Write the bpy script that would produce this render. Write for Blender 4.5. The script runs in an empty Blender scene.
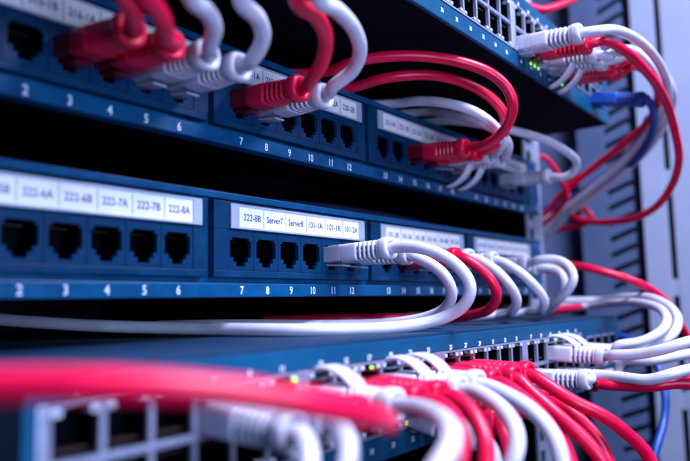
import bpy, bmesh, math, random
from mathutils import Vector, Matrix
random.seed(7)
R = math.radians
MM = 0.001                                   # the rack is measured in millimetres
SC = bpy.context.scene
COL = SC.collection

# ------------------------------------------------------------------ camera
cd = bpy.data.cameras.new('camera'); cam = bpy.data.objects.new('camera', cd); COL.objects.link(cam)
yaw, pitch, roll = 0.65604, 0.10583, -0.02075
fw = Vector((math.cos(yaw)*math.cos(pitch), math.sin(yaw)*math.cos(pitch), math.sin(pitch)))
rt = Vector((math.sin(yaw), -math.cos(yaw), 0)); up = rt.cross(fw)
rr = math.cos(roll)*rt + math.sin(roll)*up; uu = -math.sin(roll)*rt + math.cos(roll)*up
cam.matrix_world = Matrix(((rr.x, uu.x, -fw.x, -296.93985*MM), (rr.y, uu.y, -fw.y, -212.21398*MM), (rr.z, uu.z, -fw.z, 0), (0, 0, 0, 1)))
cd.sensor_width = 36; cd.lens = 35.51310
cd.clip_start = 0.01; cd.clip_end = 20
cd.dof.use_dof = True; cd.dof.focus_distance = 0.322; cd.dof.aperture_fstop = 5.8; cd.dof.aperture_blades = 7
SC.camera = cam

# ------------------------------------------------------------------ world and lamps
w = bpy.data.worlds.new('World'); SC.world = w; w.use_nodes = True
bg = w.node_tree.nodes['Background']; bg.inputs[0].default_value = (0.05, 0.06, 0.62, 1); bg.inputs[1].default_value = 0.09
def area(name, loc, aim, size, power, col):
    d = bpy.data.lights.new(name, 'AREA'); d.shape = 'RECTANGLE'; d.size, d.size_y = size[0]*MM, size[1]*MM
    d.energy = power; d.color = col
    o = bpy.data.objects.new(name, d); COL.objects.link(o); o.location = Vector(loc)*MM
    o.rotation_euler = (Vector(aim)-Vector(loc)).to_track_quat('-Z', 'Y').to_euler()
    return o
area('key_lamp', (-230, -450, 20), (-110, 0, 40), (200, 180), 1.9, (0.47, 0.65, 1.0))
area('room_lamp', (400, -760, 620), (60, 0, 20), (280, 220), 9.0, (0.56, 0.66, 1.0))
area('top_lamp', (-60, -400, 640), (-60, -110, -20), (330, 220), 17.0, (0.71, 0.73, 1.0))
SC.view_settings.view_transform = 'Standard'; SC.view_settings.look = 'None'
SC.view_settings.exposure = 0.0; SC.view_settings.gamma = 1.0; SC.view_settings.use_curve_mapping = False
SC.cycles.max_bounces = 8; SC.cycles.transmission_bounces = 8; SC.cycles.use_denoising = True

# ------------------------------------------------------------------ materials
def mat(name, col, rough=0.5, metal=0.0, vary=0.0, vscale=300, bump=0.0, bscale=1500, spec=0.5, trans=0.0, coat=0.0, sss=0.0, emit=None, estr=0.0, rvary=0.0, col2=None, stretch=None):
    m = bpy.data.materials.new(name); m.use_nodes = True
    n = m.node_tree.nodes; l = m.node_tree.links; b = n['Principled BSDF']
    b.inputs['Base Color'].default_value = (*col, 1); b.inputs['Roughness'].default_value = rough
    b.inputs['Metallic'].default_value = metal; b.inputs['Specular IOR Level'].default_value = spec
    b.inputs['Transmission Weight'].default_value = trans; b.inputs['Coat Weight'].default_value = coat
    b.inputs['Coat Roughness'].default_value = 0.2
    if sss:
        b.inputs['Subsurface Weight'].default_value = sss; b.inputs['Subsurface Radius'].default_value = (1, .8, .8); b.inputs['Subsurface Scale'].default_value = 0.0015
    if emit:
        b.inputs['Emission Color'].default_value = (*emit, 1); b.inputs['Emission Strength'].default_value = estr
    tc = n.new('ShaderNodeTexCoord'); src = tc.outputs['Object']
    if stretch:
        mp = n.new('ShaderNodeMapping'); mp.inputs['Scale'].default_value = stretch; l.new(src, mp.inputs['Vector']); src = mp.outputs['Vector']
    if vary or rvary:
        t = n.new('ShaderNodeTexNoise'); t.inputs['Scale'].default_value = vscale; t.inputs['Detail'].default_value = 6; t.inputs['Roughness'].default_value = .62
        l.new(src, t.inputs['Vector'])
        if vary:
            cr = n.new('ShaderNodeValToRGB'); c2 = col2 or tuple(min(1, c*(1+vary)) for c in col)
            cr.color_ramp.elements[0].position = .32; cr.color_ramp.elements[1].position = .70
            cr.color_ramp.elements[0].color = (*[c*(1-vary) for c in col], 1); cr.color_ramp.elements[1].color = (*c2, 1)
            l.new(t.outputs['Fac'], cr.inputs['Fac']); l.new(cr.outputs['Color'], b.inputs['Base Color'])
        if rvary:
            mr = n.new('ShaderNodeMapRange'); mr.inputs['To Min'].default_value = max(0.02, rough-rvary); mr.inputs['To Max'].default_value = min(1, rough+rvary)
            l.new(t.outputs['Fac'], mr.inputs['Value']); l.new(mr.outputs['Result'], b.inputs['Roughness'])
    if bump:
        t2 = n.new('ShaderNodeTexNoise'); t2.inputs['Scale'].default_value = bscale; t2.inputs['Detail'].default_value = 4
        l.new(src, t2.inputs['Vector'])
        bp = n.new('ShaderNodeBump'); bp.inputs['Strength'].default_value = bump; bp.inputs['Distance'].default_value = 0.0003
        l.new(t2.outputs['Fac'], bp.inputs['Height']); l.new(bp.outputs['Normal'], b.inputs['Normal'])
    return m
M = {}
M['panel'] = mat('panel_paint', (0.001, 0.070, 0.185), .33, spec=.26, vary=.24, vscale=110, bump=.12, bscale=2600, rvary=.10)
M['module'] = mat('module_plastic', (0.001, 0.036, 0.102), .38, spec=.16, vary=.26, vscale=130, bump=.15, bscale=2200, rvary=.12)
M['jack'] = mat('jack_plastic', (0.001, 0.032, 0.094), .38, spec=.16, vary=.22, vscale=150, bump=.12, bscale=2400)
M['black'] = mat('black_plastic_shade', (0.001, 0.0015, 0.005), .8, spec=.05)  # black plastic; its black also stands in for shade inside the ports
M['gold'] = mat('gold_contact', (0.35, 0.22, 0.20), .4, metal=1)
M['face'] = mat('switch_face_paint', (0.002, 0.056, 0.128), .40, spec=.14, vary=.14, vscale=40, bump=.10, bscale=2600, rvary=.08)
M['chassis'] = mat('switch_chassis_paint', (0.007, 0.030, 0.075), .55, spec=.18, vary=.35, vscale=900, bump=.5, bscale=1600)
M['under'] = mat('underside_shade_black', (0.0012, 0.0016, 0.006), .8, spec=.05, vary=.3, vscale=700)  # near-black colour holds the shade under the switch case
M['shield'] = mat('tinned_shield_metal', (0.42, 0.46, 0.64), .36, metal=.75, vary=.14, vscale=160, rvary=.14)
M['window'] = mat('light_pipe_plastic', (0.62, 0.68, 0.85), .25, trans=.3)
M['ink'] = mat('white_print', (0.80, 0.82, 0.95), .55)
M['dark_ink'] = mat('dark_print', (0.035, 0.04, 0.12), .6)
M['paper'] = mat('label_paper', (0.88, 0.88, 0.94), .7, vary=.04, vscale=120)
M['holder'] = mat('clear_label_holder', (0.62, 0.70, 0.88), .22, trans=.35, coat=.4)
M['white'] = mat('white_pvc', (0.54, 0.53, 0.65), .30, vary=.10, vscale=90, bump=.06, bscale=1800, sss=.12, rvary=.08)
M['red'] = mat('red_pvc', (0.66, 0.003, 0.048), .33, spec=.32, vary=.16, vscale=90, bump=.06, bscale=1800, rvary=.08)
M['blue'] = mat('blue_pvc', (0.005, 0.05, 0.28), .42, vary=.10, vscale=60, bump=.06, bscale=1800)
M['clear'] = mat('clear_connector_plastic', (0.74, 0.76, 0.92), .18, trans=.55, vary=.08, vscale=200)
M['clear_red'] = mat('red_connector_plastic', (0.16, 0.004, 0.016), .25, trans=.15)
M['clear_blue'] = mat('blue_connector_plastic', (0.008, 0.045, 0.26), .3, trans=.1)
M['rail'] = mat('zinc_rail_metal', (0.42, 0.46, 0.60), .40, metal=.3, vary=.12, vscale=60, rvary=.1)
M['post'] = mat('cabinet_post_paint', (0.30, 0.36, 0.52), .45, vary=.06, vscale=20, bump=.08, bscale=900)
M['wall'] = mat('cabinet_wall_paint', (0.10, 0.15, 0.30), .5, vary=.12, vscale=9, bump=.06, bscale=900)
M['dark'] = mat('cabinet_shade_black', (0.001, 0.0012, 0.004), .9, spec=.03, vary=.3, vscale=30)  # interior shade put into the colour, so the gaps stay black
M['recess'] = mat('duct_gap_shade', (0.012, 0.02, 0.06), .6, vary=.2, vscale=30)  # darker colour stands in for shade between the duct fingers
M['cord_dark'] = mat('dark_cord_pvc', (0.02, 0.035, 0.10), .5)
M['duct'] = mat('cable_duct_plastic', (0.07, 0.11, 0.22), .5, vary=.1, vscale=25, bump=.08, bscale=900)
M['screw'] = mat('screw_steel', (0.30, 0.48, 0.85), .3, metal=.9)
M['green'] = mat('green_led', (0.25, 0.8, 0.1), .4, emit=(0.42, 1.0, 0.08), estr=1.0)
M['amber'] = mat('amber_led', (0.9, 0.4, 0.05), .4, emit=(1.0, 0.42, 0.04), estr=0.9)

# ------------------------------------------------------------------ helpers
def bx(bm, x0, x1, y0, y1, z0, z1, bev=0.0, mi=0):
    """one box given in millimetres, optionally with bevelled edges"""
    r = bmesh.ops.create_cube(bm, size=1.0); vs = r['verts']
    bmesh.ops.scale(bm, vec=((x1-x0)*MM, (y1-y0)*MM, (z1-z0)*MM), verts=vs)
    bmesh.ops.translate(bm, vec=((x0+x1)/2*MM, (y0+y1)/2*MM, (z0+z1)/2*MM), verts=vs)
    fs = set(f for v in vs for f in v.link_faces)
    for f in fs: f.material_index = mi
    if bev:
        es = list(set(e for v in vs for e in v.link_edges))
        r2 = bmesh.ops.bevel(bm, geom=es, offset=bev*MM, segments=2, affect='EDGES', profile=.6)
        for f in r2['faces']: f.material_index = mi
def mesh(name, bm, mats, smooth=False):
    me = bpy.data.meshes.new(name); bm.normal_update(); bm.to_mesh(me); bm.free()
    for m in (mats if isinstance(mats, (list, tuple)) else [mats]): me.materials.append(m)
    if smooth:
        for p in me.polygons: p.use_smooth = True
    return me
def link(name, me, parent=None, loc=(0, 0, 0), rot=(0, 0, 0)):
    o = bpy.data.objects.new(name, me); COL.objects.link(o)
    o.location = Vector(loc)*MM; o.rotation_euler = rot
    if parent: o.parent = parent
    return o
def thing(name, label, cat, loc=(0, 0, 0), group=None):
    o = link(name, None, None, loc); o.empty_display_size = .01
    o['label'] = label; o['category'] = cat
    if group: o['group'] = group
    return o
def tag(o, label, cat, group=None):
    o['label'] = label; o['category'] = cat
    if group: o['group'] = group
    return o
def structure(o): o['kind'] = 'structure'; return o
_glyph = {}
def text_mesh(s, size, mat_, width=None):
    """a line of print as a mesh in the XZ plane, facing -Y, centred on its origin"""
    k = (s, size, mat_.name, width)
    if k in _glyph: return _glyph[k]
    cu = bpy.data.curves.new('print', 'FONT'); cu.body = s; cu.size = 1; cu.align_x = 'CENTER'; cu.align_y = 'CENTER'; cu.extrude = .004; cu.offset = .012; cu.resolution_u = 3
    t = bpy.data.objects.new('print', cu); COL.objects.link(t)
    bpy.context.view_layer.update()
    me = bpy.data.meshes.new_from_object(t.evaluated_get(bpy.context.evaluated_depsgraph_get()))
    bpy.data.objects.remove(t); bpy.data.curves.remove(cu)
    xs = [v.co.x for v in me.vertices]; ys = [v.co.y for v in me.vertices]
    cx, cy = (min(xs)+max(xs))/2, (min(ys)+max(ys))/2
    sy = size*MM/(max(ys)-min(ys)); sx = sy*.86
    if width: sx = width*MM/(max(xs)-min(xs))
    for v in me.vertices:
        x, y, z = v.co; v.co = ((x-cx)*sx, -z*.012, (y-cy)*sy)
    me.materials.clear(); me.materials.append(mat_); me.name = 'print'
    _glyph[k] = me
    return me

# ------------------------------------------------------------------ setting: the cabinet around the rack
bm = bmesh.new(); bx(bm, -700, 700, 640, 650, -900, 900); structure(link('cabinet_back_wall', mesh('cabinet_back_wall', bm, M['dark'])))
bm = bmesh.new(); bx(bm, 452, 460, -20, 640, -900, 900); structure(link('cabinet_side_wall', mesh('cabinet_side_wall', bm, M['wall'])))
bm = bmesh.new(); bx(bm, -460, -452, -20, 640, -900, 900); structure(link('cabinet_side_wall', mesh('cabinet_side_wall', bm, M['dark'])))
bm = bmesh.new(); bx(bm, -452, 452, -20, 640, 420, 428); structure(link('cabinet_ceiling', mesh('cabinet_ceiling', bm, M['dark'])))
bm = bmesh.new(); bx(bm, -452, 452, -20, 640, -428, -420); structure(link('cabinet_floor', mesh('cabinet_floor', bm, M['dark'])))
bm = bmesh.new(); bx(bm, 250.5, 253, 9.5, 640, -420, 420); structure(link('gap_blackout_sheet', mesh('gap_blackout_sheet', bm, M['dark'])))  # added dark sheet that keeps the gaps between the panels black

# vertical mounting rails the patch panels are screwed to: two flanges with a column of square holes
def rail(label, x0, x1, hx):
    bm = bmesh.new()
    bx(bm, x0, hx-4.7, 2.3, 4.3, -420, 420); bx(bm, hx+4.7, x1, 2.3, 4.3, -420, 420)
    z = -420.0; k = 0
    while z < 415:
        bx(bm, hx-4.7, hx+4.7, 2.3, 4.3, z, z+6.4); z += 15.9
    e = x1 if x1 > 0 else x0
    bx(bm, e-2 if e > 0 else e, e if e > 0 else e+2, 4.3, 9, -420, 420)
    return tag(link('mounting_rail', mesh('mounting_rail', bm, M['rail'])), label, 'rail')
rail('pale metal mounting rail with square holes, between the right ends of the patch panels', 222, 253, 230.5)
rail('metal mounting rail behind the left ends of the patch panels', -253, -222, -230.5)

# slotted cable-finger column in front of the cabinet side wall
t = thing('cable_finger_duct', 'pale slotted column with dark slanting gaps behind the bright red loop', 'cable duct', (410, 0, -420))
bm = bmesh.new(); bx(bm, 0, 4, -6, 22, 0, 840, .6); link('column', mesh('column', bm, M['duct']), t)
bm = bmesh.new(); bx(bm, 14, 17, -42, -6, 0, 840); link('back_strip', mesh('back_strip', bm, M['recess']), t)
bm = bmesh.new()
bx(bm, 0, 9, -30, -5.5, -5.3, 5.3, .9)
for v in bm.verts: v.co.z += -(v.co.y+.0055)*.38
fm = mesh('finger', bm, M['duct'])
for i in range(52): link('finger', fm, t, (0, 0, 8+i*15.9))
# cabinet frame post with long slots
t = thing('cabinet_post', 'tall pale cabinet post with long vertical slots at the right edge', 'post', (405, 0, -420))
bm = bmesh.new()
bx(bm, 0, 6, -62, -40, 0, 840, .8); link('inner_flange', mesh('inner_flange', bm, M['post']), t)
bm = bmesh.new(); bx(bm, .6, 5.4, -67.6, -62, 0, 16); sbm = mesh('slot_bridge', bm, M['post'])
for z in range(0, 840, 105): link('slot_bridge', sbm, t, (0, 0, z))
bm = bmesh.new(); bx(bm, 0, 6, -112, -67.6, 0, 840, .8); link('outer_flange', mesh('outer_flange', bm, M['post']), t)
bm = bmesh.new(); bx(bm, 6.2, 40, -70, -60, 0, 840); link('slot_shade_block', mesh('slot_shade_block', bm, M['dark']), t)  # dark block, its colour standing in for shade inside the slots
bm = bmesh.new(); bx(bm, -14, 0, -190, -112.4, 0, 840, 2.0); link('door_frame', mesh('door_frame', bm, M['post']), t)

# ------------------------------------------------------------------ patch panels
PITCH, GROUP = 15.5, 111.06
def port_x(n): return ((n-1)//6-1.5)*GROUP + ((n-1) % 6-2.5)*PITCH
# one RJ45 jack: stepped opening, liner in cavity-shade black, gold springs
bm = bmesh.new()
HW, ZB, ZT = 7.62, -8.5, 8.5                                    # cell
bands = [(ZB, -6.9, None), (-6.9, -5.0, 2.6), (-5.0, -3.0, 4.3), (-3.0, 4.2, 6.1), (4.2, 5.4, 4.9), (5.4, ZT, None)]
for z0, z1, h in bands:
    if h is None: bx(bm, -HW, HW, .3, 2.2, z0, z1)
    else:
        bx(bm, -HW, -h, .3, 2.2, z0, z1); bx(bm, h, HW, .3, 2.2, z0, z1)
bx(bm, -6.9, -6.3, 2.2, 15, -7.2, 5.8, 0, 1); bx(bm, 6.3, 6.9, 2.2, 15, -7.2, 5.8, 0, 1)
bx(bm, -6.9, 6.9, 2.2, 15, 5.6, 6.2, 0, 1); bx(bm, -6.9, 6.9, 2.2, 15, -7.6, -7.0, 0, 1); bx(bm, -6.9, 6.9, 14.4, 15, -7.2, 5.8, 0, 1)
for k in range(8):
    x = -3.6+k*1.03
    bx(bm, x-.14, x+.14, 6.5, 12, 3.9, 4.2, 0, 2)
jack_me = mesh('jack', bm, [M['jack'], M['black'], M['gold']])
# module body: frame around six jacks and the label zone
bm = bmesh.new()
W = 53.9
bx(bm, -W, W, 0, 5, 11.6, 14.55, .35); bx(bm, -W, W, 0, 5, 31.85, 43.7, .35)
bx(bm, -W, -46.55, .05, 5, 14.55, 31.85); bx(bm, 46.55, W, .05, 5, 14.55, 31.85)
bx(bm, -46.55, 46.55, 3, 4, 14.55, 15.2); bx(bm, -W, W, 5, 6, 10, 15)
module_me = mesh('module', bm, M['module'])
bm = bmesh.new()                                                  # clear holder: rim, floor and two end clips
bx(bm, -45.2, 50.2, -.9, 0, 32.3, 33.2, .2); bx(bm, -45.2, 50.2, -.9, 0, 42.0, 42.9, .2)
bx(bm, -45.2, -40.4, -1.0, 0, 33.2, 42.0, .25); bx(bm, 45.6, 50.2, -1.0, 0, 33.2, 42.0, .25)

holder_me = mesh('label_holder', bm, M['holder'])
bm = bmesh.new(); bx(bm, -40.4, 45.6, -.42, -.02, 33.2, 42.0); paper_me = mesh('label_paper', bm, M['paper'])
bm = bmesh.new(); bx(bm, -.12, .12, -.5, -.42, 33.6, 41.6); tick_me = mesh('label_divider', bm, M['dark_ink'])
bm = bmesh.new()
bmesh.ops.create_cone(bm, cap_ends=True, segments=20, radius1=3.6*MM, radius2=3.1*MM, depth=2.2*MM, matrix=Matrix.Rotation(R(90), 4, 'X'))
bx(bm, -2.4, 2.4, -1.3, -1.0, -.35, .35); bx(bm, -.35, .35, -1.3, -1.0, -2.4, 2.4)
screw_me = mesh('screw', bm, M['screw'])
def patch_panel(label, dz, names):
    t = thing('patch_panel', label, 'patch panel', (0, 0, dz), 'patch panels in the rack')
    bm = bmesh.new()
    bx(bm, -222, 222, -.4, 6, 3.3, 9.2, .5)                      # number strip lip
    bx(bm, -222, 222, -.4, 6, 44.3, 47.3, .5)                    # top lip
    for i in range(5):
        x = (i-2)*GROUP; bx(bm, x-6, x+6, 4.2, 5.8, 9.2, 44.3)
    bx(bm, -222, 222, 4.6, 5.6, 8.8, 12)
    for s in (-1, 1):
        bx(bm, min(s*222, s*241.3), max(s*222, s*241.3), 0, 2, 3.3, 47.3, .4)
    
    link('panel_plate', mesh('panel_plate', bm, M['panel']), t)
    bm = bmesh.new(); bx(bm, -221, 221, 6.1, 40, 46.2, 47.1); bx(bm, -221, 221, 38, 40, 3.5, 46.2); bx(bm, -221, 221, 6.1, 38, 3.5, 4.3)
    link('rear_shade_plates', mesh('rear_shade_plates', bm, M['under']), t)  # coloured black for the shade seen below the number strip
    for s in (-1, 1):
        for z in (9.5, 41): link('screw', screw_me, t, (s*232, -1.0, z))
    for g in range(4):
        mo = link('module', module_me, t, ((g-1.5)*GROUP, 0, 0))
        for k in range(6):
            link('jack', jack_me, mo, ((k-2.5)*PITCH, 0, 23.2))
            link('label_text', text_mesh(names[g*6+k], 3.0, M['dark_ink'], 10.4), mo, (-32.4+k*14.3, -.45, 37.6))
            if k: link('label_divider', tick_me, mo, (-32.4+(k-.5)*14.3, 0, 0))
        link('label_paper', paper_me, mo); link('label_holder', holder_me, mo)
    for n in range(1, 25):
        link('port_number', text_mesh(str(n), 3.5, M['ink']), t, (port_x(n), -.42, 6.2))
    return t
patch_panel('blue patch panel with mostly empty ports, labels Server7 and Server8, above the lower switch', 0,
  '222-5B 222-6A 222-6B 222-7A 222-7B 222-8A 222-8B Server7 Server8 101-1A 101-1B 101-2A 101-2B 101-3A 101-3B 101-4A 101-4B 101-5A 101-5B 101-6A 101-6B 101-7A 101-7B 101-8A'.split())
patch_panel('blue patch panel directly under the upper switch, six curled cables at its left', 64.5,
  '215-1A 215-1B 216-1A 216-1B 217-1A 217-1B 218-1A 219-1A 219-1B 220-1A 220-2A 220-2B 221-1A 221-1B 221-2A 221-2B 221-3A 221-3B 221-4A 221-4B 222-1A 222-1B 222-2A 222-2B'.split())

# ------------------------------------------------------------------ switches
# port of the upper row (latch notch up); turned over for the lower row
bm = bmesh.new()
a, zb, zt = 6.98, -6.7, 6.7
bx(bm, -a, -6.15, -.35, 1.2, zb, zt); bx(bm, 6.15, a, -.35, 1.2, zb, zt)
bx(bm, -6.15, 6.15, -.35, 1.2, zb, -6.15); bx(bm, -6.15, 6.15, -.35, 1.2, 5.9, zt)
bx(bm, -6.15, -3.6, -.2, .8, 4.6, 5.9); bx(bm, 3.6, 6.15, -.2, .8, 4.6, 5.9)
bx(bm, -6.5, -6.15, 1.2, 12, zb, zt, 0, 1); bx(bm, 6.15, 6.5, 1.2, 12, zb, zt, 0, 1)
bx(bm, -6.5, 6.5, 1.2, 12, 6.0, zt, 0, 1); bx(bm, -6.5, 6.5, 1.2, 12, zb, -5.9, 0, 1); bx(bm, -6.5, 6.5, 11.5, 12, zb, zt, 0, 1)
for k in range(8):
    x = -3.6+k*1.03
    bx(bm, x-.2, x+.2, 1.6, 8, -4.6, -4.1, 0, 2)
for s in (-1, 1): bx(bm, s*4.9-1.1, s*4.9+1.1, -.5, 3, 4.0, 5.5, .25, 3)
port_me = mesh('port', bm, [M['shield'], M['black'], M['gold'], M['window']])
bm = bmesh.new()
bx(bm, -44.4, -42.05, -.6, 12, -13.9, 13.9, .3); bx(bm, 42.05, 44.4, -.6, 12, -13.9, 13.9, .3)
bx(bm, -42.05, 42.05, -.5, 1.0, -.45, .45); bx(bm, -44.4, 44.4, 12.05, 13, -13.9, 13.9)
block_me = mesh('port_block', bm, M['shield'])
bm = bmesh.new(); bx(bm, -1.1, 1.1, -1.1, -.6, -.9, .9, .3); led_me = mesh('led', bm, M['green'])
bm = bmesh.new(); bx(bm, -1.1, 1.1, -1.1, -.6, -.9, .9, .3); amber_me = mesh('led', bm, M['amber'])
def switch(label, x0, yf, z0, lit):
    """x0: centre of port column 12 (port 25); z0: bottom of the case"""
    H = 44.5
    t = thing('network_switch', label, 'switch', (0, yf, z0), 'network switches in the rack')
    colx = lambda c: x0+(c-12)*14+5.1*(c//6-2)
    bl = colx(0)-9.4; br = colx(23)+9.4
    bm = bmesh.new()
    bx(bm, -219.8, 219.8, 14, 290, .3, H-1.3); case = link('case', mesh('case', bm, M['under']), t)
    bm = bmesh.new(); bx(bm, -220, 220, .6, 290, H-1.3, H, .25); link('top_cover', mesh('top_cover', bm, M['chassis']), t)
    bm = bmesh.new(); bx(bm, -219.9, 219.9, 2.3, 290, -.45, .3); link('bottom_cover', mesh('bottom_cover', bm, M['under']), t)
    bm = bmesh.new()
    bx(bm, -220, 220, 0, 14, 36.35, H-1.3, .5); bx(bm, -220, 220, 0, 2.2, -.5, 8.35, .5); bx(bm, bl, br, 2.2, 14, 7.6, 8.35)
    bx(bm, -220, bl, .1, 14, 8.35, 36.35); bx(bm, br, 220, .1, 14, 8.35, 36.35)
    bx(bm, bl, br, 9, 14, 34, 37) 
    link('face_plate', mesh('face_plate', bm, M['face']), t)
    bm = bmesh.new()
    for s in (-1, 1): bx(bm, min(s*220, s*241), max(s*220, s*241), -yf-2, -yf+.0, 2, H-3, .3); bx(bm, min(s*220.1, s*222), max(s*220.1, s*222), 20, -yf-2, 2, H-3)
    link('mounting_ear', mesh('mounting_ear', bm, M['under']), t)
    for g in range(4):
        gx = (colx(g*6)+colx(g*6+5))/2
        b = link('port_block', block_me, t, (gx, 0, 22.35))
        for k in range(6):
            link('port', port_me, b, ((k-2.5)*14, 0, 7.1)); link('port', port_me, b, ((k-2.5)*14, 0, -7.1), (0, math.pi, 0))
    for c in range(24):
        link('port_number', text_mesh(str(2*c+1), 2.1, M['ink']), t, (colx(c), -.03, 37.6))
        link('port_number', text_mesh(str(2*c+2), 2.1, M['ink']), t, (colx(c), -.03, 4.0))
    for c, row, side, amber in lit:
        if row == 2: link('indicator_led', led_me, t, (c, .5, side)); continue
        link('indicator_led', amber_me if amber else led_me, t, (colx(c)+side*4.9, 0, 22.35+(11.45 if row else -11.45)))
    # small uplink ports and a console strip at the right end
    bm = bmesh.new()
    for i in range(4): bx(bm, br+10+i*15.5, br+22.5+i*15.5, -.5, .6, 12, 21, .3); bx(bm, br+10+i*15.5, br+22.5+i*15.5, -.5, .6, 24, 33, .3)
    link('uplink_cage', mesh('uplink_cage', bm, M['shield']), t)
    bm = bmesh.new()
    for i in range(4): bx(bm, br+11+i*15.5, br+21.5+i*15.5, -.75, -.5, 13.2, 19.8); bx(bm, br+11+i*15.5, br+21.5+i*15.5, -.75, -.5, 25.2, 31.8)
    link('uplink_shade_plate', mesh('uplink_shade_plate', bm, M['black']), t)  # black plates on the cages, standing in for shaded openings
    return t
switch('blue network switch at the bottom, numbered ports packed with white and red cables', -29.4, -63.5, -57.9,
   [(5, 1, 1, 0), (8, 1, 0, 0), (10, 0, -1, 1), (20, 1, 1, 0)])
switch('blue network switch at the top right, seen from below with its dark underside', -30.4+0, -66, 128.9,
   [(72.0, 2, 6.4, 0), (77.6, 2, 6.4, 0), (83.2, 2, 6.4, 0), (122.0, 2, 6.4, 0)])

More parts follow.
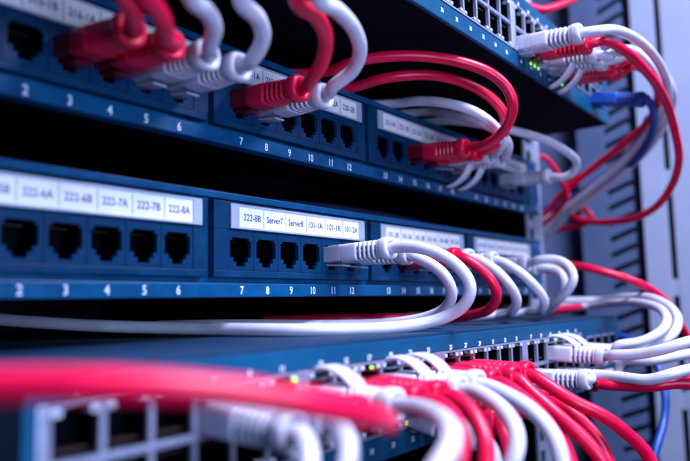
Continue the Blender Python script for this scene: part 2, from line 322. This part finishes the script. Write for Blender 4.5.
# ------------------------------------------------------------------ network cables
# (label, colour, port mouth in mm or None, rise of the boot, latch cover side, cord radius, cord path in mm)
CABLES = [
 ('blurred red network cable in upper patch panel port 3, nearest the top left corner', 'red', (-174.3, 0, 88.0), -1.5, 0, 2.75,
  [(-179.6,-44.0,83.8),(-184.2,-50.0,84.3),(-190.6,-55.0,85.6),(-198.9,-60.0,86.9),(-215.0,-85.0,115.0),(-225.0,-95.0,150.0),(-237.0,-97.0,210.0),(-255.0,-85.0,310.0)]),
 ('red network cable in upper patch panel port 4, curling up beside the first white cable', 'red', (-158.8, 0, 88.0), -1.5, 0, 2.75,
  [(-168.3,-44.0,82.6),(-173.7,-51.0,83.8),(-180.4,-56.0,85.4),(-188.4,-60.0,86.6),(-190.0,-85.0,118.0),(-205.0,-95.0,150.0),(-217.0,-97.0,210.0),(-235.0,-85.0,310.0)]),
 ('white network cable with ribbed boot in upper patch panel port 5', 'white', (-143.3, 0, 88.0), -1, 0, 2.75,
  [(-151.4,-45.0,85.4),(-155.9,-53.0,87.3),(-165.2,-60.0,88.4),(-176.7,-66.0,87.8),(-185.0,-85.0,120.0),(-200.0,-98.0,152.0),(-212.0,-100.0,212.0),(-230.0,-88.0,312.0)]),
 ('white network cable in upper patch panel port 6, arching up left of the red one', 'white', (-127.8, 0, 88.0), -1, 0, 2.75,
  [(-132.6,-46.0,85.6),(-136.2,-55.0,89.4),(-145.6,-62.0,92.2),(-159.2,-68.0,92.6),(-165.0,-84.0,122.0),(-180.0,-98.0,155.0),(-192.0,-100.0,215.0),(-210.0,-88.0,315.0)]),
 ('glossy dark red network cable in upper patch panel port 7 under label 219-1A', 'red', (-94.3, 0, 88.0), -1, 0, 2.75,
  [(-100.7,-46.0,86.4),(-105.4,-56.0,90.7),(-112.0,-63.0,95.4),(-125.9,-70.0,97.1),(-142.8,-76.0,95.7),(-150.0,-90.0,118.0),(-165.0,-100.0,150.0),(-177.0,-102.0,210.0),(-195.0,-90.0,310.0)]),
 ('white network cable in upper patch panel port 8, arching beside the dark red one', 'white', (-78.8, 0, 88.0), -0.5, 0, 2.75,
  [(-85.7,-45.0,87.9),(-86.0,-55.0,91.4),(-92.6,-64.0,95.5),(-107.0,-72.0,97.9),(-126.3,-79.0,96.8),(-142.8,-85.0,93.9),(-140.0,-95.0,122.0),(-155.0,-102.0,152.0),(-167.0,-104.0,212.0),(-185.0,-92.0,312.0)]),
 ('outer red cable looping from upper panel port 15 and back over the panel top', 'red', (47.8, 0, 88.0), -1.5, 0, 2.75,
  [(42.7,-47.0,84.7),(36.8,-60.0,86.6),(29.0,-70.0,91.4),(23.6,-75.0,98.8),(19.4,-74.0,106.3),(11.0,-69.0,113.1),(0.5,-58.0,118.6),(-16.2,-45.0,120.1),(-29.2,-30.0,119.6),(-36.5,-17.0,117.7),(-35.2,0.0,117.3),(-60.0,35.0,117.0),(-95.0,80.0,112.0)]),
 ('inner red cable looping from upper panel port 16 under the outer red loop', 'red', (63.3, 0, 88.0), -1.5, 0, 2.75,
  [(59.0,-44.0,86.3),(55.3,-52.0,88.4),(52.1,-58.0,94.8),(46.9,-59.0,102.6),(39.8,-55.0,110.3),(26.6,-47.0,116.6),(6.7,-37.0,118.2),(-10.4,-20.0,116.0),(-13.4,2.0,114.6),(-38.0,32.0,116.0),(-70.0,80.0,110.0)]),
 ('white cable from upper panel port 17 looping up behind the two red loops', 'white', (78.8, 0, 88.0), -1, -1, 2.75,
  [(66.6,-46.0,86.1),(55.0,-54.0,89.2),(39.8,-56.0,94.5),(31.0,-50.0,101.0),(25.5,-38.0,106.6),(27.4,-18.0,112.7),(31.6,3.0,116.1),(10.0,40.0,116.0),(-15.0,80.0,110.0)]),
 ('white cable from upper panel port 18, rear of two white hoods below the red boots', 'white', (94.3, 0, 88.0), -1, -1, 2.75,
  [(83.6,-44.0,88.0),(72.1,-50.0,91.1),(60.8,-48.0,97.1),(54.5,-35.0,104.7),(62.0,-16.0,113.5),(68.2,3.0,119.0),(45.0,40.0,116.0),(20.0,80.0,110.0)]),
 ('white cable from right end of upper panel, wide arc crossing below the top switch', 'white', (174.3, 0, 88.0), -1, 0, 2.75,
  [(172.5,-45.0,84.4),(171.6,-54.0,87.3),(166.9,-58.0,92.4),(148.2,-58.0,97.1),(125.5,-52.0,102.2),(101.7,-42.0,105.3),(89.8,-24.0,110.7),(88.2,0.0,116.7),(75.0,40.0,115.0),(60.0,80.0,110.0)]),
 ('thin red cord slanting down behind the right end of the upper patch panel', 'red', None, 0, 0, 2.2,
  [(258.0,60.0,100.0),(258.0,2.5,121.0),(266.0,-2.9,114.5),(276.0,-6.4,103.2),(288.0,-7.4,88.8),(305.0,30.0,62.0),(312.0,80.0,40.0)]),
 ('long white cable plugged beside port 11 of lower panel, trailing left over the switch', 'white', (-32.3, 0, 23.5), 1.6, 0, 2.75,
  [(-33.0,-49.0,24.6),(-31.5,-61.0,20.7),(-30.3,-70.0,14.1),(-28.4,-74.0,6.1),(-27.9,-71.0,-1.2),(-28.1,-62.0,-6.8),(-35.7,-52.0,-10.0),(-53.9,-43.0,-11.3),(-84.2,-24.0,-10.8),(-99.2,20.6,-9.8),(-123.6,58.6,-7.9),(-150.8,93.2,-4.2),(-172.6,120.8,-0.2)]),
 ('white cable in lower panel port 12, inner loop tucked behind the long white cable', 'white', (-16.8, 0, 23.5), -0.5, 0, 2.75,
  [(-18.0,-38.4,21.7),(-17.0,-47.7,17.4),(-14.0,-53.3,11.6),(-10.0,-54.5,4.0),(-6.0,-49.3,-3.0),(-4.0,-37.3,-7.8),(-7.5,-20.0,-10.6),(-21.3,-2.0,-11.2),(-65.0,30.0,-9.5),(-85.0,70.0,-9.5)]),
 ('red cable drooping from lower panel port 14 between white cables', 'red', (32.3, 0, 23.5), 0, 0, 2.75,
  [(31.0,-38.8,23.2),(33.0,-46.4,18.0),(36.0,-52.7,10.4),(40.0,-53.9,2.5),(44.0,-48.2,-4.4),(53.0,-32.0,-8.3),(58.3,-15.0,-10.1),(5.0,30.0,-9.0),(-10.0,70.0,-9.5)]),
 ('white cable drooping from lower panel port 15, right of the red droop', 'white', (47.8, 0, 23.5), 0, 0, 2.75,
  [(47.0,-42.5,21.4),(49.0,-52.5,13.3),(54.0,-56.8,5.1),(61.0,-55.8,-1.5),(68.0,-49.5,-6.6),(102.3,-24.0,-9.6),(70.0,-10.0,-10.0),(60.0,40.0,-10.0)]),
 ('white cable drooping from lower panel port 17 onto the lower switch', 'white', (78.8, 0, 23.5), 0, 0, 2.75,
  [(78.0,-40.8,22.0),(80.0,-50.8,15.2),(85.0,-56.8,7.4),(93.0,-58.7,-0.2),(103.0,-53.2,-6.2),(135.2,-30.0,-8.5),(110.0,-10.0,-10.0),(100.0,40.0,-10.0)]),
 ('white cable arching from lower panel port 19 over the panel end', 'white', (127.8, 0, 23.5), -0.5, 0, 2.75,
  [(118.6,-46.0,24.4),(121.2,-56.0,24.6),(120.1,-65.0,19.7),(119.2,-68.0,12.2),(120.7,-64.0,5.6),(129.0,-55.0,0.2),(150.0,-35.0,-9.0),(140.0,20.0,-10.0)]),
 ('smaller white loop from lower panel port 20 inside the white arch', 'white', (143.3, 0, 23.5), -2.5, 0, 2.75,
  [(148.8,-44.0,20.3),(148.5,-50.0,16.0),(147.6,-52.0,10.0),(152.1,-48.0,3.5),(165.0,-25.0,-8.0),(160.0,20.0,-10.0)]),
 ('red cable sweeping right from lower panel end towards the cabinet post', 'red', (174.3, 0, 23.5), -1, 0, 2.75,
  [(177.2,-47.0,23.0),(177.0,-66.0,18.0),(184.1,-82.0,12.0),(198.6,-92.0,5.1),(215.3,-99.0,-5.4),(231.8,-104.0,-23.3),(246.4,-107.0,-42.3),(205.0,-110.0,-60.0)]),
 ('short red cable lying on top of the lower switch near its right end', 'red', None, 0, 0, 2.75,
  [(159.2,-22.0,-10.4),(176.7,-26.0,-8.7),(195.5,-30.0,-7.7),(229.9,-33.0,-6.9),(245.0,-20.0,-9.0),(262.0,40.0,-16.0)]),
 ('white cable with ribbed boot, first plug from the left on the upper switch', 'white', (58.7, -66, 141.5), -1.2, 0, 2.75,
  [(61.7,-107.0,140.7),(80.0,-111.3,145.9),(106.0,-114.5,149.0),(133.0,-116.6,148.5),(160.0,-116.9,145.1),(194.0,-113.2,139.0),(219.0,-105.1,130.6),(242.0,-89.0,123.1),(268.0,-62.9,109.5),(290.0,-26.8,92.0),(305.0,5.8,76.6),(312.0,30.0,62.0),(315.0,80.0,55.0)]),
 ('bright red cable from upper switch, big loop down the right side', 'red', (72.7, -66, 141.5), -3, 0, 2.75,
  [(75.0,-104.9,139.7),(85.0,-107.9,140.8),(103.0,-111.9,139.2),(126.0,-114.6,135.2),(152.0,-116.0,130.2),(176.0,-116.1,122.6),(198.0,-114.8,110.3),(216.0,-112.6,95.6),(230.0,-105.5,82.1),(244.0,-91.3,68.3),(260.0,-71.9,61.8),(278.0,-46.9,61.6),(296.0,-19.1,66.4),(310.0,7.7,75.4),(318.0,30.0,60.0),(322.0,80.0,50.0)]),
 ('white hooded cable on upper switch, below the first red plug', 'white', (86.7, -66, 141.5), -5, -1, 2.75,
  [(90.0,-103.9,135.1),(104.0,-105.1,141.8),(128.0,-107.5,149.3),(153.0,-109.8,148.1),(182.0,-109.3,143.8),(206.0,-105.7,134.8),(236.0,-90.6,124.8),(266.0,-59.4,107.3),(292.0,-17.2,86.3),(306.0,9.1,73.4),(316.0,40.0,50.0),(318.0,90.0,45.0)]),
 ('white hooded cable on upper switch, beside the rear pair of red plugs', 'white', (100.7, -66, 141.5), -5, -1, 2.75,
  [(104.0,-103.2,137.4),(128.0,-105.5,145.4),(160.0,-108.9,150.9),(188.0,-112.6,148.7),(206.0,-113.7,138.9),(228.0,-105.0,128.8),(252.0,-86.8,115.2),(280.0,-50.8,96.3),(304.0,-3.6,75.6),(316.0,30.0,55.0),(318.0,90.0,48.0)]),
 ('dull red cable from upper switch, third red plug running down left of the bundle', 'red', (114.7, -66, 141.5), -5, 0, 2.75,
  [(118.0,-104.5,139.8),(138.0,-105.8,146.2),(157.0,-108.2,147.0),(178.0,-109.5,141.4),(206.0,-104.4,134.4),(236.0,-86.5,127.0),(262.0,-59.7,118.8),(284.0,-27.9,106.7),(302.0,3.9,91.6),(312.0,30.0,72.0),(316.0,80.0,66.0)]),
 ('red cable from upper switch, rearmost red plug hidden behind the bright red loop', 'red', (128.7, -66, 141.5), -4, 0, 2.75,
  [(134.0,-104.2,141.0),(158.0,-105.5,146.5),(190.0,-104.5,147.6),(220.0,-101.1,144.1),(248.0,-88.3,135.3),(272.0,-65.0,124.6),(294.0,-31.8,112.0),(309.0,0.7,95.7),(310.0,-20.0,70.0),(316.0,40.0,60.0)]),
 ('blue cable with thick blue boot at right end of upper switch', 'blue', (186, -66, 140), -7, 0, 2.75,
  [(188.0,-99.7,135.5),(202.0,-100.6,131.4),(226.0,-95.7,124.1),(246.0,-86.1,115.8),(262.0,-73.5,107.8),(279.0,-55.3,99.8),(295.0,-33.9,94.4),(309.0,-7.3,91.1),(319.0,21.9,85.1),(320.0,70.0,60.0)]),
 ('red cable crossing above the upper switch at the top edge', 'red', None, 0, 0, 2.75,
  [(30.0,140.0,176.4),(75.0,60.0,178.0),(108.3,-48.0,187.9),(120.8,-55.0,187.4),(139.0,-62.0,195.1),(163.1,-68.0,208.9),(198.4,-72.0,231.8),(270.0,-55.0,262.0),(330.0,10.0,300.0),(345.0,100.0,330.0)]),
 ('blurred white plug and cable in foreground, lower switch port 9, under the red cable', 'white', (-151.6, -63.5, -30.8), -1.5, 0, 2.75,
  [(-154.0,-98.5,-31.5),(-158.0,-104.8,-34.3),(-162.0,-108.1,-38.5),(-166.0,-108.9,-44.1),(-172.0,-118.0,-75.0),(-164.0,-112.0,-170.0),(-142.0,-98.0,-300.0)]),
 ('blurred white plug in lower foreground, lower switch port 7', 'white', (-165.6, -63.5, -30.8), -2, 0, 2.75,
  [(-168.0,-98.0,-31.9),(-171.0,-103.1,-34.6),(-174.0,-105.3,-39.4),(-178.0,-113.0,-72.0),(-170.0,-107.0,-170.0),(-148.0,-93.0,-300.0)]),
 ('overexposed white hooded cable curling down in front of lower switch numbers 20 and 22', 'white', (-118.5, -63.5, -30.8), -1, 1, 2.75,
  [(-126.2,-103.9,-30.4),(-135.8,-116.3,-29.8),(-144.0,-125.3,-30.6),(-151.1,-130.6,-32.8),(-156.3,-131.5,-35.8),(-160.7,-130.0,-40.0),(-185.0,-170.0,-70.0),(-177.0,-164.0,-170.0),(-155.0,-150.0,-300.0)]),
 ('red cable in lower switch port 15, first red right of the overexposed white hood', 'red', (-104.5, -63.5, -30.8), -1.5, 0, 2.75,
  [(-106.0,-97.9,-31.3),(-110.0,-106.2,-33.2),(-115.0,-112.8,-37.2),(-118.0,-115.2,-42.7),(-120.0,-113.7,-50.8),(-118.0,-120.0,-80.0),(-110.0,-114.0,-170.0),(-88.0,-100.0,-300.0)]),
 ('red cable in lower switch port 17, directly left of the paired white hoods', 'red', (-90.5, -63.5, -30.8), -1.5, 0, 2.75,
  [(-91.0,-97.9,-31.8),(-93.0,-105.5,-35.9),(-96.0,-110.6,-41.3),(-99.0,-113.5,-47.2),(-102.0,-113.7,-54.6),(-95.0,-120.0,-90.0),(-87.0,-114.0,-170.0),(-65.0,-100.0,-300.0)]),
 ('white hooded cable in lower switch port 19, left of the paired white hoods', 'white', (-76.5, -63.5, -30.8), -1, 1, 2.75,
  [(-78.0,-98.3,-31.3),(-82.0,-106.6,-33.0),(-87.0,-114.9,-36.6),(-91.0,-120.2,-41.7),(-94.0,-120.8,-47.5),(-96.0,-118.4,-55.2),(-85.0,-130.0,-95.0),(-77.0,-124.0,-170.0),(-55.0,-110.0,-300.0)]),
 ('white hooded cable in lower switch port 21, right of the paired white hoods', 'white', (-62.5, -63.5, -30.8), -0.5, 1, 2.75,
  [(-63.0,-97.1,-31.6),(-66.0,-106.2,-33.9),(-69.0,-115.5,-37.7),(-71.0,-122.4,-42.8),(-73.0,-126.5,-48.8),(-74.0,-127.8,-57.0),(-52.0,-130.0,-105.0),(-44.0,-124.0,-170.0),(-22.0,-110.0,-300.0)]),
 ('red cable in lower switch port 23, leftmost of three red boots beside the open ports', 'red', (-48.5, -63.5, -30.8), -1.2, 0, 2.75,
  [(-49.0,-96.6,-32.3),(-51.0,-104.2,-36.1),(-53.0,-111.7,-41.1),(-55.0,-117.8,-47.4),(-56.0,-121.2,-56.5),(-40.0,-126.0,-95.0),(-32.0,-120.0,-170.0),(-10.0,-106.0,-300.0)]),
 ('red cable in lower switch port 25, middle of three red boots beside the open ports', 'red', (-29.4, -63.5, -30.8), -1.2, 0, 2.75,
  [(-30.0,-96.5,-34.3),(-31.0,-104.9,-40.8),(-31.0,-112.3,-46.8),(-29.0,-119.7,-54.3),(-27.0,-126.1,-62.8),(-10.0,-128.0,-95.0),(-2.0,-122.0,-170.0),(20.0,-108.0,-300.0)]),
 ('red cable in lower switch port 27, topmost red sweep to the bottom right', 'red', (-15.4, -63.5, -30.8), -1, 0, 2.75,
  [(-16.0,-97.2,-33.3),(-16.0,-104.7,-37.8),(-14.0,-111.3,-42.5),(-8.0,-118.8,-47.1),(2.0,-125.8,-55.2),(15.0,-132.6,-70.2),(0.0,-134.0,-95.0),(8.0,-128.0,-170.0),(30.0,-114.0,-300.0)]),
 ('large blurred pink-red cable across the left foreground over the switch ports', 'red', (-137.6, -63.5, -30.8), -1, 0, 2.7,
  [(-139.5,-99.0,-31.0),(-161.8,-119.1,-28.2),(-173.6,-127.3,-25.6),(-184.7,-131.6,-22.4),(-196.7,-133.0,-19.3),(-207.4,-132.7,-16.8),(-217.4,-128.5,-14.4),(-228.7,-122.3,-12.6),(-238.1,-115.2,-11.6),(-246.5,-107.6,-11.2),(-253.4,-100.4,-11.1)]),
 ('white cable in lower row of lower switch, glimpsed between two red cords', 'white', (-62.5, -63.5, -44.5), -6, 0, 2.75,
  [(-64.0,-94.3,-50.3),(-67.0,-99.6,-52.8),(-70.0,-102.3,-59.5),(-70.0,-116.0,-95.0),(-62.0,-110.0,-170.0),(-40.0,-96.0,-300.0)]),
 ('red cable in lower row of lower switch, seen between red and white cords', 'red', (-48.5, -63.5, -44.5), -2, 0, 2.75,
  [(-50.0,-95.1,-47.4),(-53.0,-99.0,-52.4),(-56.0,-100.7,-62.5),(-66.0,-116.0,-98.0),(-58.0,-110.0,-170.0),(-36.0,-96.0,-300.0)]),
 ('red cable in lower row of lower switch, under the two outer red sweeps', 'red', (-29.4, -63.5, -44.5), -1, 0, 2.75,
  [(-30.0,-99.4,-44.1),(-31.0,-107.0,-48.4),(-32.0,-112.6,-54.9),(-33.0,-116.2,-65.1),(-20.0,-118.0,-95.0),(-12.0,-112.0,-170.0),(10.0,-98.0,-300.0)]),
 ('white ribbed plug low on lower switch, cable running right along the pink one', 'white', (59.7, -63.5, -42), 0.3, 0, 2.75,
  [(65.8,-92.0,-40.0),(62.6,-108.0,-39.9),(59.5,-122.0,-40.4),(60.5,-131.0,-37.7),(69.1,-140.0,-35.2),(120.0,-160.0,-42.0),(230.0,-164.0,-50.0),(350.0,-150.0,-82.0),(380.0,-140.0,-192.0)]),
 ('pink-red cable running right, lowest of the cables leaving the right edge', 'red', (73.7, -63.5, -44), 0, 0, 2.75,
  [(62.2,-98.0,-43.9),(64.6,-112.0,-44.4),(63.7,-124.0,-43.6),(68.9,-132.0,-42.3),(73.4,-140.0,-42.8),(125.0,-160.0,-55.0),(235.0,-164.0,-63.0),(350.0,-150.0,-95.0),(380.0,-140.0,-205.0)]),
 ('white hooded cable at lower switch port 41, front of the right hand hood pair', 'white', (87.7, -63.5, -30.8), -1.2, 1, 2.75,
  [(78.5,-100.0,-30.4),(75.2,-115.0,-29.2),(73.6,-127.0,-26.3),(79.3,-138.0,-22.5),(155.0,-160.0,-22.0),(265.0,-164.0,-30.0),(350.0,-150.0,-62.0),(380.0,-140.0,-172.0)]),
 ('white hooded cable at lower switch port 43, its cord curling up and back', 'white', (101.7, -63.5, -30.8), -1, 1, 2.75,
  [(96.7,-97.0,-26.9),(103.6,-108.0,-24.9),(112.6,-116.0,-20.3),(128.6,-117.0,-14.2),(153.1,-108.0,-7.7),(178.9,-90.0,-4.1),(213.1,-62.0,-4.1),(247.2,-35.0,-6.5),(225.0,-10.0,-7.0),(230.0,40.0,-12.0)]),
 ('white cable at lower switch port 45, wider loop outside the curled white cord', 'white', (115.7, -63.5, -30.8), -1, 0, 2.75,
  [(114.7,-95.0,-29.8),(115.9,-110.0,-27.8),(126.6,-119.0,-22.6),(141.8,-120.0,-15.2),(163.6,-112.0,-7.4),(185.7,-96.0,-1.0),(217.8,-70.0,0.0),(256.9,-40.0,-2.0),(240.0,-12.0,-2.0),(250.0,40.0,-8.0)]),
 ('white cable in lower row near the right end, passing under the wide white loop', 'white', (101.7, -63.5, -44.5), 0, 0, 2.75,
  [(105.8,-96.0,-36.4),(105.8,-112.0,-35.3),(111.9,-122.0,-33.2),(120.2,-132.0,-31.4),(165.0,-155.0,-35.0),(275.0,-159.0,-43.0),(350.0,-150.0,-75.0),(380.0,-140.0,-185.0)]),
 ('dark blue cable hanging straight down at the right below the switch', 'blue', None, 0, 0, 2.75,
  [(262.0,30.0,-20.0),(244.0,-40.0,-26.0),(224.0,-82.0,-38.0),(211.2,-94.0,-66.5),(203.7,-94.0,-82.7),(189.4,-92.0,-97.5),(177.9,-88.0,-117.1),(176.0,-86.0,-125.0),(180.0,-70.0,-260.0)]),
 ('dark cable running behind the gap between the patch panels, upper one', 'cord_dark', None, 0, 0, 2.75,
  [(-330.0,70.0,66.0),(-200.0,62.0,60.0),(-80.0,66.0,57.0),(60.0,60.0,61.0),(200.0,70.0,58.0),(248.0,120.0,56.0)]),
 ('dark cable running behind the gap between the patch panels, lower one', 'cord_dark', None, 0, 0, 2.75,
  [(-330.0,48.0,50.0),(-210.0,50.0,53.0),(-90.0,46.0,50.0),(40.0,52.0,54.0),(150.0,60.0,50.0),(240.0,90.0,50.0)]),
 ('white cord in the middle of the bundle hanging below the upper switch plugs', 'white', None, 0, 0, 2.75,
  [(118.0,-95.5,145.7),(140.0,-99.2,154.9),(168.0,-104.9,158.2),(200.0,-108.1,150.7),(228.0,-103.6,138.7),(252.0,-86.6,123.1),(276.0,-58.2,108.1),(296.0,-23.1,91.4),(309.0,5.5,75.1),(316.0,45.0,66.0)]),
 ('white cord on the lower side of the bundle, just above the blue one', 'white', None, 0, 0, 2.75,
  [(128.0,-94.8,144.8),(150.0,-100.0,152.3),(176.0,-104.4,153.0),(208.0,-105.2,144.0),(234.0,-97.8,132.1),(260.0,-78.3,116.4),(284.0,-45.8,100.0),(304.0,-8.6,84.1),(312.0,30.0,70.0)]),
 ('dark blue cord partly hidden behind the white bundle right of the upper panel', 'blue', None, 0, 0, 2.75,
  [(236.0,-89.6,132.5),(256.0,-78.2,122.8),(276.0,-56.8,110.0),(296.0,-26.9,97.1),(311.0,2.9,86.1),(320.0,60.0,70.0)]),
 ('red cable in lower row, low red sweep nearest the bottom right corner group', 'red', (-15.4, -63.5, -44.5), -1, 0, 2.75,
  [(-16.0,-99.6,-45.1),(-16.0,-107.0,-49.8),(-15.0,-114.9,-56.3),(-14.0,-122.6,-68.1),(-5.0,-128.0,-98.0),(3.0,-122.0,-170.0),(25.0,-108.0,-300.0)]),
 ('red cable in lower row, squeezed between the topmost and the low red sweeps', 'red', (-1.4, -63.5, -44.5), -1, 0, 2.75,
  [(-2.0,-99.1,-44.8),(-2.0,-106.7,-49.3),(-1.0,-114.8,-57.8),(0.0,-120.6,-71.1),(5.0,-125.0,-98.0),(13.0,-119.0,-170.0),(35.0,-105.0,-300.0)]),
]
def boot_mesh(mat_):
    """ribbed strain-relief boot along -Y, 27 mm long"""
    N = 32; rings = []
    def prof(s):
        if s < 9: return 5.75, 4.5, 6.0
        if s < 22: k = (s-9)/13; return 5.75-1.05*k, 4.5+.05*k, 6.0-3.0*k
        return 5.35, 5.0, 2.6
    def ring(s, sc=1.0, groove=0.0):
        a, b, ex = prof(s); r = []
        for i in range(N):
            t = 2*math.pi*i/N; c, sn = math.cos(t), math.sin(t)
            x = a*math.copysign(abs(c)**(2/ex), c); z = b*math.copysign(abs(sn)**(2/ex), sn)
            spine = abs(sn) < .13 or abs(c) < .12
            k = sc*(1-(0 if spine else groove))
            r.append((x*k, -s, z*k))
        rings.append(r)
    ring(0, .90); ring(.4, .98); ring(1.0); ring(8.6)
    s = 10.0
    for i in range(5):
        ring(s); ring(s+.1, 1, .34); ring(s+1.2, 1, .34); ring(s+1.3); s += 2.4
    ring(22.0); ring(22.2, .96); ring(22.5, 1.03); ring(23.2, 1.08); ring(25.6, 1.08); ring(26.6, 1.02); ring(27.0, .93)
    for rad, y in ((3.5, 26.9), (3.1, 26.2), (3.0, 23.0)):
        rings.append([(rad*math.cos(2*math.pi*i/N), -y, rad*math.sin(2*math.pi*i/N)) for i in range(N)])
    bm = bmesh.new(); vr = [[bm.verts.new(Vector(p)*MM) for p in r] for r in rings]
    for a, b in zip(vr, vr[1:]):
        for i in range(N):
            j = (i+1) % N; bm.faces.new((a[i], a[j], b[j], b[i]))
    bm.faces.new(vr[0][::-1]); bm.faces.new(vr[-1])
    bmesh.ops.recalc_face_normals(bm, faces=bm.faces)
    me = mesh('boot', bm, mat_, True)
    return me
def connector_mesh(mat_):
    """clear modular plug, body plus the latch tongue underneath"""
    bm = bmesh.new()
    bx(bm, -5.7, 5.7, -9.4, 11, -3.6, 4.2, .5)
    bx(bm, -5.0, 5.0, -9.0, -2.0, 4.2, 4.5, .1)
    n0 = len(bm.verts); bm.verts.ensure_lookup_table()
    bx(bm, -3.0, 3.0, -9, 8, -4.5, -3.6, .2)
    bm.verts.ensure_lookup_table()
    for v in bm.verts[n0:]: v.co.z -= max(0, (8*MM-v.co.y))*.10
    return mesh('connector', bm, mat_)
def hood_mesh(mat_, hang=False):
    """curved latch cover: a wide strip rising off the boot and arching back to the port"""
    path = [(-12, 3.6), (-10, 5.6), (-7.4, 7.4), (-4.2, 8.8), (-1, 9.4), (2.0, 9.2), (4.4, 8.3), (6.2, 6.8)]
    if hang: path = [(-13, 3.4), (-11.6, 6.2), (-9.6, 9.2), (-7.0, 11.8), (-4.0, 13.8), (-.8, 15.2), (2.2, 15.9), (4.6, 16.0)]
    bm = bmesh.new(); prev = None; th = 1.3
    for i, (y, z) in enumerate(path):
        a = Vector(path[max(0, i-1)]); b = Vector(path[min(len(path)-1, i+1)]); d = (b-a).normalized(); nrm = Vector((-d.y, d.x))
        wdt = (4.1 if i < 6 else 4.1-(i-5)*.5) if not hang else 3.9-i*.22
        q = []
        for sx, so in ((-1, 0), (-.96, .5), (-.8, 1), (.8, 1), (.96, .5), (1, 0), (.8, -.15), (-.8, -.15)):
            p = Vector((y, z))+nrm*th*so
            q.append(bm.verts.new(Vector((sx*wdt, p.x, p.y))*MM))
        if prev:
            for k in range(8): bm.faces.new((prev[k], prev[(k+1) % 8], q[(k+1) % 8], q[k]))
        else: bm.faces.new(q[::-1])
        prev = q
    bm.faces.new(prev); bmesh.ops.recalc_face_normals(bm, faces=bm.faces)
    return mesh('latch_cover', bm, mat_, True)
def smooth_path(pts, step=1.4):
    P = [Vector(p) for p in pts]; P = [P[0]*2-P[1]] + P + [P[-1]*2-P[-2]]; out = []
    for i in range(1, len(P)-2):
        p0, p1, p2, p3 = P[i-1:i+3]
        t0 = 0; t1 = t0+max(1e-3, (p1-p0).length**.5); t2 = t1+max(1e-3, (p2-p1).length**.5); t3 = t2+max(1e-3, (p3-p2).length**.5)
        n = max(2, int((p2-p1).length/step))
        for k in range(n):
            t = t1+(t2-t1)*k/n
            A1 = p0*((t1-t)/(t1-t0))+p1*((t-t0)/(t1-t0)); A2 = p1*((t2-t)/(t2-t1))+p2*((t-t1)/(t2-t1)); A3 = p2*((t3-t)/(t3-t2))+p3*((t-t2)/(t3-t2))
            B1 = A1*((t2-t)/(t2-t0))+A2*((t-t0)/(t2-t0)); B2 = A2*((t3-t)/(t3-t1))+A3*((t-t1)/(t3-t1))
            out.append(B1*((t2-t)/(t2-t1))+B2*((t-t1)/(t2-t1)))
    out.append(P[-2])
    for _ in range(6):                                            # a stiff cord has no kinks
        out = [out[0], out[1], out[2]]+[(out[i-1]+out[i]*2+out[i+1])/4 for i in range(3, len(out)-1)]+[out[-1]] if len(out) > 5 else out
    return out
def cord_mesh(pts, r, mat_):
    Q = smooth_path(pts); N = 16; bm = bmesh.new(); prev = None
    T = (Q[1]-Q[0]).normalized(); nrm = T.orthogonal().normalized()
    for i, q in enumerate(Q):
        t = (Q[min(i+1, len(Q)-1)]-Q[max(i-1, 0)]).normalized()
        nrm = (nrm-t*nrm.dot(t)).normalized(); bn = t.cross(nrm)
        ring = [bm.verts.new((q+(nrm*math.cos(2*math.pi*k/N)+bn*math.sin(2*math.pi*k/N))*r)*MM) for k in range(N)]
        if prev:
            for k in range(N): bm.faces.new((prev[k], prev[(k+1) % N], ring[(k+1) % N], ring[k]))
        else: bm.faces.new(ring[::-1])
        prev = ring
    bm.faces.new(prev); bmesh.ops.recalc_face_normals(bm, faces=bm.faces)
    return mesh('cord', bm, mat_, True)
BOOT = {c: boot_mesh(M[c]) for c in ('white', 'red', 'blue')}
CONN = {'white': connector_mesh(M['clear']), 'red': connector_mesh(M['clear_red']), 'blue': connector_mesh(M['clear_blue'])}
HOOD = {1: hood_mesh(M['white']), -1: hood_mesh(M['white'], True)}
for label, colour, port, tilt, hood, rad, pts in CABLES:
    grp = colour.replace('cord_', '')+' network cables'
    if port is None:
        o = pts[0]
        c = link('network_cable', cord_mesh([Vector(p)-Vector(o) for p in pts], rad, M[colour]), None, o)
        tag(c, label, 'cable', grp); continue
    t = thing('network_cable', label, 'cable', port, grp)
    start = 9.0 if port[1] == 0 else (3.5 if port[2] < 0 else 7.5)
    ang = math.atan2(tilt, start+27)
    up_latch = hood > 0 or (port[1] < -10 and port[2] > -35 and port[2] < 0)
    ax = Vector((0, -math.cos(ang), math.sin(ang)))
    rot = (-ang, 0, 0)
    link('connector', CONN[colour], t, ax*(start-9.0), (-ang, math.pi if up_latch else 0, 0))
    link('boot', BOOT[colour], t, ax*start, rot)
    if hood: link('latch_cover', HOOD[hood], t, ax*start, (-ang if hood > 0 else -ang, 0 if hood > 0 else math.pi, 0))
    e = start+27
    P0 = Vector(port)
    path = [ax*(e-4), ax*(e-1.5), ax*(e+1.0)]+[Vector(p)-P0 for p in pts]
    link('cord', cord_mesh(path, rad, M[colour]), t)
